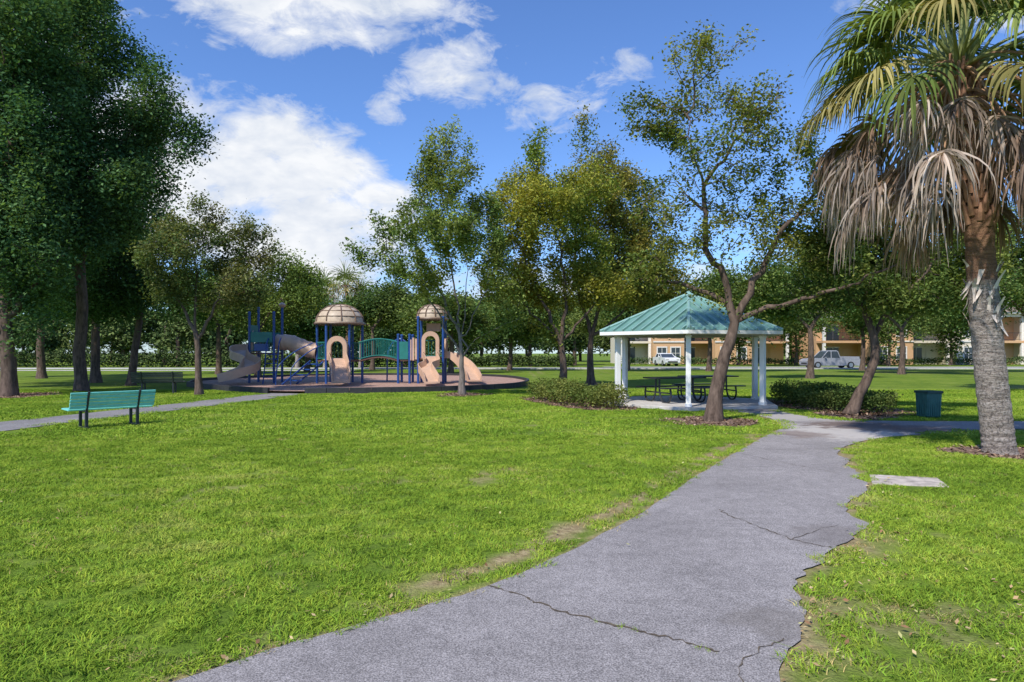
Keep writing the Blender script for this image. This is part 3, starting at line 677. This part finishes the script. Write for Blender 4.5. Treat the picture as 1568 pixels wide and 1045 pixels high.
for k in range(6):
    a=a0+k*math.pi/3; m.box((B[k].x,B[k].y,1.18),(.14,.14,2.18),rz=a); m.box((B[k].x,B[k].y,.13),(.18,.18,.10),rz=a); m.box((B[k].x,B[k].y,2.05),(.17,.17,.06),rz=a)
m.make('posts',WH,gz,bevel=.008)
m=MB(); m.prism([(v.x,v.y) for v in hp(2.85,0)],-.02,.085); m.make('slab',CON,gz,bevel=.015)
BLK=simple('black_metal',(.025,.028,.032),.45,.2,9)
def picnic(loc,rz):
    e=empty('picnic_table',loc,rz); m=MB()
    m.box((0,0,.74),(1.8,.74,.04)); m.box((0,.68,.45),(1.8,.27,.035)); m.box((0,-.68,.45),(1.8,.27,.035)); m.make('top_and_seats',BLK,e,bevel=.012)
    m=MB()
    for x in (-.6,.6):
        m.tube(smooth_path([(x,-.68,.43),(x,-.72,.25),(x,-.62,.05),(x,-.3,.04),(x,-.12,.3),(x,-.1,.72)],5),.028,8)
        m.tube(smooth_path([(x,.68,.43),(x,.72,.25),(x,.62,.05),(x,.3,.04),(x,.12,.3),(x,.1,.72)],5),.028,8); m.tube([(x,-.66,.3),(x,.66,.3)],.022,8)
    m.make('frame',BLK,e,smooth=True)
picnic((5.0,21.0,.085),.35); picnic((6.4,22.3,.085),.2)

# ------------------------------------------------------------------ benches, bin
def bench(loc,rz,slat,dark,k=1.0):
    e=empty('park_bench',loc,rz); e.scale=(k,k,k); m=MB()
    for j in range(5): m.box((0,.06+j*.095,.44+.004*j),(1.83,.082,.035))
    for j in range(5): m.box((0,-.045-.024*j,.50+j*.078),(1.83,.03,.066),rx=.28)
    m.make('slats',slat,e,bevel=.008); m=MB()
    for x in (-.55,.55):
        m.box((x,-.0,.21),(.06,.07,.42)); m.box((x,.40,.21),(.06,.06,.42)); m.box((x,.2,.405),(.055,.46,.045)); m.tube([(x,-.01,.40),(x,-.17,.86)],.028,8); m.box((x,.2,.02),(.07,.55,.03))
    m.make('legs',dark,e,bevel=.006)
TE=simple('teal_slats',(.21,.64,.56),.45,.12,8)
bench((-8.6,14.7,0),math.atan2(1.4,1.1)-.04,TE,BLK,.91)
bench((-13.7,26.4,0),.25,simple('dark_slats',(.03,.04,.035),.5),BLK)
e=empty('trash_can',(10.25,16.8,0),.15); e.scale=(.78,.78,1); m=MB(); GN=simple('bin_green',(.03,.12,.105),.5,.2,5)
m.box((0,0,.31),(.46,.46,.58),taper=1.12)
for s in range(4):
    for j in range(6):
        a=s*math.pi/2; o_=(j-2.5)*.075; x,y=.245,o_
        m.box((x*math.cos(a)-y*math.sin(a),x*math.sin(a)+y*math.cos(a),.31),(.03,.035,.54),rz=a)
m.make('body',GN,e,bevel=.01); m=MB()
for s in range(4):
    a=s*math.pi/2; m.box((.26*math.cos(a),.26*math.sin(a),.63),(.05,.57,.06),rz=a)
m.box((0,0,.625),(.47,.47,.02)); m.box((0,0,.03),(.36,.36,.05)); m.make('rim',simple('bin_rim',(.015,.06,.055),.5),e,bevel=.008)

# ------------------------------------------------------------------ playground
TAN=simple('tan_plastic',(.56,.37,.26),.4,.12,2); BLU=simple('blue_post',(.02,.07,.26),.35,.1,3); GRN=simple('green_plastic',(.02,.18,.155),.4,.12,3); DMT=simple('dome_tan',(.50,.40,.30),.5,.2,5); DKR=simple('dome_rib',(.17,.11,.075),.5)
DECK=simple('deck_brown',(.14,.07,.05),.7)
bm=MB(); PM=MULCH
for k in range(len(PM)):
    a=Vector((*PM[k],0)); b=Vector((*PM[(k+1)%len(PM)],0)); c=(a+b)/2
    if -9.3<c.x<-7.9 and c.y<28: continue
    bm.box((c.x,c.y,.11),((b-a).length-.01,.12,.24),rz=math.atan2(b.y-a.y,b.x-a.x))
bm.make('playground_border',simple('border_black',(.03,.029,.031),.6,.3),bevel=.012)
pg=empty('playground_structure',(0,0,.10))
posts=MB(); tan=MB(); grn=MB(); deck=MB(); dome=MB(); rib=MB(); blu=MB()
def post(x,y,h): posts.tube([(x,y,0),(x,y,h)],.062,10); posts.lathe((x,y,h),[(.075,-.04),(.075,.02),(.04,.05),(.001,.055)],10)
def domef(x,y,z,r,h):
    prof=[(r*math.cos(t),h*math.sin(t)) for t in np.linspace(0,math.pi/2,8)]; prof[-1]=(.002,h)
    dome.lathe((x,y,z),[(r*1.03,-.14),(r*1.03,0)]+prof,20)
    for k in range(10):
        a=k*math.pi/5; rib.tube([(x+math.cos(a)*(q+.015),y+math.sin(a)*(q+.015),z+w+.01) for q,w in prof],.028,5)
    for hh in (.3,.62,.85):
        q=math.sqrt(1-hh*hh); rib.tube([(x+math.cos(t)*(r*q+.012),y+math.sin(t)*(r*q+.012),z+h*hh) for t in np.linspace(0,2*math.pi,24)],.022,5)
    rib.tube([(x+math.cos(t)*(r*1.04),y+math.sin(t)*(r*1.04),z-.08) for t in np.linspace(0,2*math.pi,24)],.045,5)
UC=[(-.30,.26),(-.33,.26),(-.33,-.05),(.33,-.05),(.33,.26),(.30,.26),(.25,.02),(-.25,.02)]
def slide(P,k=1.0): tan.sweep(smooth_path(P,6),[(a*k,b*k) for a,b in UC])
def hood(x,y,z,w,h,th=.10,rz=0):
    ou=[];inn=[]
    for t in np.linspace(math.pi,0,13): ou.append((math.cos(t)*w/2,h-w/2+math.sin(t)*w/2)); inn.append((math.cos(t)*w*.3,h-w/2-.05+math.sin(t)*w*.3))
    ou=[(-w/2,0)]+ou+[(w/2,0)]; inn=[(-w*.3,0)]+inn+[(w*.3,0)]; n=len(ou); vs=[]
    for yy in (-th,th):
        for q in ou+inn: vs.append((x+q[0]*math.cos(rz)-yy*math.sin(rz),y+q[0]*math.sin(rz)+yy*math.cos(rz),z+q[1]))
    fs=[];N2=2*n
    for i in range(n-1):
        fs+=[(i,i+1,n+i+1,n+i),(N2+n+i,N2+n+i+1,N2+i+1,N2+i),(N2+i,N2+i+1,i+1,i),(n+i,n+i+1,N2+n+i+1,N2+n+i)]
    tan.add(vs,fs)
def railpanel(x0,y0,x1,y1,z,h,mb,nb=7,arch=0):
    P=[Vector((x0+(x1-x0)*t,y0+(y1-y0)*t,z+arch*math.sin(math.pi*t))) for t in np.linspace(0,1,nb)]
    mb.tube([p+Vector((0,0,h)) for p in P],.03,6); mb.tube([p+Vector((0,0,.08)) for p in P],.025,6)
    for p in P: mb.tube([p+Vector((0,0,.08)),p+Vector((0,0,h))],.016,5)
for dx in (-.6,.6):
    for dy in (-.6,.6): post(-12.25+dx,34+dy,3.75 if dy>0 else 3.45)
deck.box((-12.25,34,1.45),(1.15,1.15,.08))
for yy in (33.4,34.6):
    grn.box((-12.25,yy,2.25),(1.06,.05,.5)); railpanel(-12.8,yy,-11.7,yy,1.5,.8,grn,8)
grn.box((-12.85,34.0,2.5),(.05,1.0,.7)); blu.box((-12.25,33.36,1.75),(.7,.03,.35))
tan.lathe((-11.65,34.6,3.75),[(.05,0),(.16,.08),(.19,.17),(.08,.26),(.002,.30)],10)
slide([(-12.85,34.1,1.60),(-13.3,33.5,1.55),(-13.1,32.8,1.25),(-12.45,32.5,.95),(-12.35,31.9,.62),(-12.9,31.4,.34),(-13.4,31.2,.2)],1.25)
hood(-12.95,34.0,1.5,1.0,1.15,.08,math.pi/2+.3)
for k in range(6): blu.tube([(-11.9,33.2-.1*k,1.4-.22*k),(-11.3,33.2-.1*k,1.4-.22*k)],.022,6)
for xx in (-11.9,-11.3): blu.tube(smooth_path([(xx,33.4,2.2),(xx,33.1,1.9),(xx,32.9,1.0),(xx,32.6,0)],4),.03,7)
P=smooth_path([(-11.65,34,2.0),(-11.0,33.9,1.98),(-10.2,33.7,1.70),(-9.5,33.55,1.55)],7)
tan.tube(P,[.38+(.035 if k%4==0 else 0) for k in range(len(P))],16,caps=False)
cx,cy=-8.45,33.5; hx=[(cx+1.08*math.cos(k*math.pi/3+.15),cy+1.08*math.sin(k*math.pi/3+.15)) for k in range(6)]
for x,y in hx: post(x,y,2.95)
deck.prism(hx,1.05,1.13); domef(cx,cy,2.98,1.16,.86)
for k in (0,1,2,3):
    a,b=hx[k],hx[(k+1)%6]; railpanel(a[0],a[1],b[0],b[1],1.13,.85,grn,7)
hood(-8.3,32.42,1.13,.95,1.15); slide([(-8.3,32.55,1.2),(-8.2,32.1,1.12),(-7.95,31.5,.78),(-7.85,31.1,.66),(-7.65,30.5,.28),(-7.55,30.1,.2)],1.25)
for k in range(4): blu.box((-9.45-.22*k,32.5-.25*k,.95-.25*k),(.75,.28,.05),rz=-.7)
for s in (-.38,.38):
    blu.tube([(-9.3+s*.7,32.65+s*.6,1.1),(-10.3+s*.7,31.55+s*.6,.02)],.045,6); blu.tube(smooth_path([(-9.2+s*.7,32.7+s*.6,1.95),(-9.9+s*.7,32.0+s*.6,1.5),(-10.45+s*.7,31.4+s*.6,.8),(-10.5+s*.7,31.35+s*.6,0)],4),.025,6)
blu.box((cx,cy+.3,.55),(.9,.06,.8))
for yy in (33.05,34.0): railpanel(-7.4,yy,-5.5,yy,1.1,.88,grn,17,.18)
deck.sweep([(-7.4+1.9*t,33.52,1.1+.18*math.sin(math.pi*t)) for t in np.linspace(0,1,9)],[(-.45,-.04),(.45,-.04),(.45,.03),(-.45,.03)])
for x in (-5.5,-4.95):
    for y in (33.0,34.05): post(x,y,2.35)
deck.box((-5.0,33.52,1.12),(1.1,1.0,.07)); grn.box((-5.25,33.0,1.6),(.45,.05,.85))
for j in range(4): tan.box((-4.88+.0+j*.13-.02,32.98,1.62+.05*math.sin(j)),(.09,.05,1.0+.1*(j%2)))
for dx in (-.6,.6):
    for dy in (-.58,.58): post(-3.92+dx,33.5+dy,3.2)
deck.box((-3.92,33.5,1.2),(1.15,1.1,.08)); domef(-3.92,33.5,3.22,.74,.62)
hood(-3.92,32.86,1.22,.85,1.3); slide([(-3.92,33.0,1.3),(-3.92,32.6,1.22),(-3.75,32.1,.92),(-4.0,31.6,.72),(-3.8,31.1,.42),(-3.6,30.6,.2),(-3.55,30.3,.18)],1.05)
railpanel(-4.5,34.1,-3.35,34.1,1.24,.85,grn,8); tan.box((-3.92,34.08,2.75),(.7,.04,.4))
slide([(-3.35,33.6,1.3),(-2.9,33.6,1.22),(-2.4,33.3,.9),(-2.0,32.7,.5),(-1.8,32.1,.24),(-1.75,31.8,.2)],1.05); hood(-3.3,33.6,1.22,.9,1.0,.07,math.pi/2)
tan.lathe((-1.9,34.3,0),[(.35,0),(.4,.3),(.3,.65),(.05,.75)],10)
blu.tube(smooth_path([(-6.5,35.5,0),(-6.4,35.4,1.6),(-5.8,35.2,2.2),(-5.2,35.1,1.6),(-5.1,35.1,0)],6),.04,7)
posts.make('posts',BLU,pg,smooth=True); tan.make('slides_and_tube',TAN,pg,smooth=True); grn.make('green_rails',GRN,pg); deck.make('decks',DECK,pg); dome.make('domes',DMT,pg,smooth=True); rib.make('dome_ribs',DKR,pg,smooth=True); blu.make('steps_and_ladders',BLU,pg)

# ------------------------------------------------------------------ buildings
GL=simple('window_glass',(.05,.065,.08),.1,.3,1); TR=simple('trim_white',(.76,.73,.68),.7); RT=simple('roof_tile',(.26,.19,.15),.85,.3,8,bmp=.4)
WALLS=[simple('stucco_yellow',(.68,.52,.28),.9,.06),simple('stucco_orange',(.60,.37,.20),.9,.06),simple('stucco_cream',(.68,.60,.47),.9,.06)]
def apartment(x0,y0,nb,seed):
    e=empty('apartment_building',(x0,y0,0)); w=MB(); g=MB(); t=MB(); rf=MB(); rl=MB(); r=random.Random(seed); x=0; H=6.2
    for b in range(nb):
        W=r.choice([4.2,5.0,5.6]); pr=(b%2)*1.2; h=H+(.5 if b%3==1 else 0); w.mi=r.randint(0,2)
        y=-pr; cx_=x+W/2
        if b%2:
            w.box((cx_,y+5,h/2),(W-.004,10,h))
            for z in (1.5,4.5):
                for dx in (-W*.22,W*.22):
                    g.box((cx_+dx,y-.01,z),(1.15,.06,1.45)); t.box((cx_+dx,y-.04,z+.82),(1.45,.12,.16)); t.box((cx_+dx,y-.04,z-.8),(1.45,.14,.12)); t.box((cx_+dx,y-.05,z),(.05,.05,1.45)); t.box((cx_+dx,y-.052,z),(1.15,.05,.05))
                    for s in (-.65,.65): t.box((cx_+dx+s,y-.04,z),(.14,.1,1.48))
            t.box((cx_,y-.05,3.05),(W,.14,.18))
        else:
            w.box((cx_,y+6,h/2),(W-.004,8,h)); w.box((cx_,y+1,3.0),(W-.01,2,.3))
            for s in (-W/2+.22,W/2-.22): t.box((cx_+s,y+.2,h/2),(.34,.34,h-.01))
            t.box((cx_,y+.2,h-.2),(W-.9,.3,.38))
            for z in (1.2,4.2):
                g.box((cx_-.6,y+1.98,z),(1.6,.06,2.1)); w.box((cx_+1.2,y+1.97,z-.1),(.9,.06,2.0)); t.box((cx_-.6,y+1.95,z+1.1),(1.8,.08,.12)); t.box((cx_-.6,y+1.94,z),(.06,.06,2.1))
            rl.box((cx_,y+.12,4.2),(W-.9,.04,.05)); rl.box((cx_,y+.12,3.3),(W-.9,.04,.05))
            for j in range(int((W-.9)/.16)): rl.box((cx_-(W-.9)/2+.08+j*.16,y+.12,3.75),(.025,.025,.9))
        t.box((cx_,y+4.9,h+.1),(W+.5,11.4,.2))
        a=(x-.4,y-.9); bb=(x+W+.4,y+10.8); k_=W*.34
        rf.add([(a[0],a[1],h+.2),(bb[0],a[1],h+.2),(bb[0],bb[1],h+.2),(a[0],bb[1],h+.2),(cx_,a[1]+k_+1,h+1.9),(cx_,bb[1]-k_,h+1.9)],[(0,1,4),(1,2,5,4),(2,3,5),(3,0,4,5)])
        x+=W
    w.make('walls',WALLS,e); g.make('windows',GL,e); t.make('trim',TR,e); rf.make('roof',RT,e); rl.make('balcony_rails',BLK,e)
apartment(15,94,5,1); apartment(41,90,10,5)
sheet('driveway',[(10,73.5),(100,73.5),(100,76),(10,76)],.012,asphalt('drive',(.42,.40,.38)))

# ------------------------------------------------------------------ cars
def car(name,loc,rz,paint,Lc=4.9,Wc=1.9,Hc=1.75,kind='suv'):
    e=empty(name,loc,rz); b=MB(); g=MB(); wh=MB(); lt=MB(); h=Lc/2
    low=[(-h,.45),(-h,.92),(-h+.1,1.02),(h-1.25,1.02),(h-.25,.92),(h,.78),(h,.42),(h-.1,.28)]
    def arch(cx_): return [(cx_+.40*math.cos(t),.30+.40*math.sin(t)) for t in np.linspace(0,math.pi,9)]
    prof=low+arch(h-.95)+arch(-h+.95)+[(-h+.08,.28)]; n=len(prof)
    vs=[(x,-Wc/2,z) for x,z in prof]+[(x,Wc/2,z) for x,z in prof]
    b.add(vs,[tuple(range(n)),tuple(reversed(range(n,2*n)))]+[(i,(i+1)%n,n+(i+1)%n,n+i) for i in range(n)])
    rx0,rx1={'suv':(-h+.08,h-1.35),'sedan':(-h+.7,h-1.5),'truck':(-h+1.95,h-1.35)}[kind]; tw=Wc*.40; bw=Wc*.475
    def fr(z0,z1,xa,xb,xa2,xb2,w0,w1,mb): mb.add([(xa,-w0,z0),(xb,-w0,z0),(xb,w0,z0),(xa,w0,z0),(xa2,-w1,z1),(xb2,-w1,z1),(xb2,w1,z1),(xa2,w1,z1)],[(0,3,2,1),(4,5,6,7),(0,1,5,4),(1,2,6,5),(2,3,7,6),(3,0,4,7)])
    fr(1.0,Hc-.08,rx0,rx1,rx0+.25,rx1-.7,bw,tw,g); fr(Hc-.08,Hc,rx0+.22,rx1-.68,rx0+.35,rx1-.85,tw+.02,tw-.08,b)
    pil=((rx0+.05,rx0+.28),(rx0+.5*(rx1-rx0),rx0+.48*(rx1-rx0)),(rx1,rx1-.7)) if kind!='suv' else ((rx0+.05,rx0+.28),(rx0+1.3,rx0+1.3),(rx0+2.25,rx0+2.2),(rx1,rx1-.7))
    if kind=='truck':
        for s in (-1,1): b.box((-h+.98,s*(Wc/2-.06),1.10),(1.86,.11,.16))
        b.box((-h+.05,0,1.10),(.09,Wc-.25,.16)); g.box((-h+1.0,0,1.03),(1.7,Wc-.3,.02))
    for s in (-1,1):
        for (xa,xb) in pil:
            b.tube([(xa,s*bw,1.0),(xb,s*(tw+.01),Hc-.06)],.045,5)
        b.box((rx1-.35,s*(Wc/2+.09),1.08),(.14,.2,.14)); lt.box((h-.06,s*Wc*.36,.76),(.12,.36,.15)); lt.box((-h+.03,s*Wc*.42,.86),(.08,.16,.28))
        for cx_ in (h-.95,-h+.95):
            y0=s*(Wc/2-.24); y1=s*(Wc/2+.01); wh.mi=0; wh.tube([(cx_,y0,.34),(cx_,y1,.34)],.34,18); wh.mi=1; wh.tube([(cx_,y1-.01*s,.34),(cx_,y1+.015*s,.34)],.21,12); wh.mi=0
    wh.box((h+.0,0,.5),(.04,1.2,.16)); wh.box((-h,0,.42),(.04,1.4,.14))
    b.make('body',paint,e,bevel=.03); g.make('windows',GL,e); wh.make('wheels',[simple('tyre',(.02,.02,.02),.8),simple('alloy',(.5,.5,.5),.3,metal=.8)],e); lt.make('lights',simple('lamp_lens',(.6,.55,.5),.15),e)
car('parked_pickup_truck',(gx(1270,69.5),69.5,0),math.pi+.05,simple('silver_paint',(.30,.31,.34),.3),5.3,1.95,1.8,'truck')
car('parked_car',(gx(1032,78),82,0),-1.45,simple('white_car_paint',(.7,.7,.7),.25),4.5,1.8,1.5,'sedan')

# ------------------------------------------------------------------ world
w=bpy.data.worlds.new('World'); scene.world=w; w.use_nodes=True; nt=w.node_tree; L=nt.links; bg=nt.nodes['Background']
EL=math.radians(49); AZ=math.atan2(-.55,-.80)
STR=.135
sky=nt.nodes.new('ShaderNodeTexSky'); sky.sky_type='NISHITA'; sky.sun_disc=False; sky.sun_elevation=EL; sky.sun_rotation=AZ; sky.air_density=1.0; sky.dust_density=.3; sky.ozone_density=2.5
tc=nt.nodes.new('ShaderNodeTexCoord').outputs['Generated']; sp=nt.nodes.new('ShaderNodeSeparateXYZ'); L.new(tc,sp.inputs[0])
az=math_(nt,'ARCTAN2',sp.outputs[0],sp.outputs[1]); el=math_(nt,'ARCSINE',sp.outputs[2])
cb=nt.nodes.new('ShaderNodeCombineXYZ'); L.new(az,cb.inputs[0]); L.new(math_(nt,'MULTIPLY',el,1.9),cb.inputs[1])
vec=cb.outputs[0]
blobs=[(-.30,.475,.24,.075,1.0),(-.34,.245,.15,.08,1.15),(-.27,.16,.15,.085,1.1),(-.50,.22,.2,.13,1.0),(-.20,.21,.08,.035,.8),(-.085,.395,.09,.045,.42),(.07,.345,.08,.035,.36),(.15,.38,.04,.03,.3),(-.183,.335,.026,.02,.5),(.25,.08,.5,.05,.6),(.62,.42,.14,.05,.4),(-.75,.45,.25,.2,.8),(.9,.35,.2,.15,.8)]
acc=None
for a,e_,ra,re,k in blobs:
    da=math_(nt,'POWER',math_(nt,'ABSOLUTE',math_(nt,'DIVIDE',math_(nt,'SUBTRACT',az,a),ra)),2); de=math_(nt,'POWER',math_(nt,'ABSOLUTE',math_(nt,'DIVIDE',math_(nt,'SUBTRACT',el,e_),re)),2)
    v=math_(nt,'MULTIPLY',math_(nt,'SUBTRACT',1.25,math_(nt,'ADD',da,de),),k); v=math_(nt,'MAXIMUM',v,-.7)
    acc=v if acc is None else math_(nt,'MAXIMUM',acc,v)
n1=noise(nt,vec,5.5,6,.62,.3); n2=noise(nt,vec,17,5,.68,.6)
den=math_(nt,'ADD',acc,math_(nt,'MULTIPLY',math_(nt,'SUBTRACT',n1,.5),3.2)); den=math_(nt,'ADD',den,math_(nt,'MULTIPLY',math_(nt,'SUBTRACT',n2,.5),1.8))
mask=ramp(nt,math_(nt,'MULTIPLY',den,.5),[(.02,0.),(.20,.5),(.50,1.)])
sh=noise(nt,vec,8,4,.6,.2)
cc=ramp(nt,math_(nt,'ADD',math_(nt,'MULTIPLY',sh,.7),math_(nt,'MULTIPLY',den,.12)),[(.35,(4.9,5.4,6.3)),(.55,(7.0,7.15,7.4))])
skyc=mix(nt,1.0,sky.outputs[0],(.80,1.04,1.45),'MULTIPLY')
L.new(mix(nt,mask,skyc,cc),bg.inputs['Color']); S(bg,'Strength',STR)

sl=bpy.data.lights.new('sun','SUN'); sl.energy=5.0; sl.angle=math.radians(1.0); sl.color=(1,.95,.86)
so=link(bpy.data.objects.new('sun',sl)); ts=Vector((math.sin(AZ)*math.cos(EL),math.cos(AZ)*math.cos(EL),math.sin(EL))); so.rotation_euler=ts.to_track_quat('Z','Y').to_euler()
so.location=(0,0,30)
cam=bpy.data.cameras.new('camera'); co=link(bpy.data.objects.new('camera',cam)); co.location=(0,0,EYE); co.rotation_euler=(math.pi/2,0,0)
cam.lens=24; cam.sensor_width=36; cam.shift_y=17.5/1568; cam.clip_end=3000; cam.clip_start=.05
scene.camera=co
scene.view_settings.view_transform='Standard'; scene.view_settings.look='None'; scene.view_settings.exposure=0
print('polys',sum(len(m.polygons) for m in bpy.data.meshes))
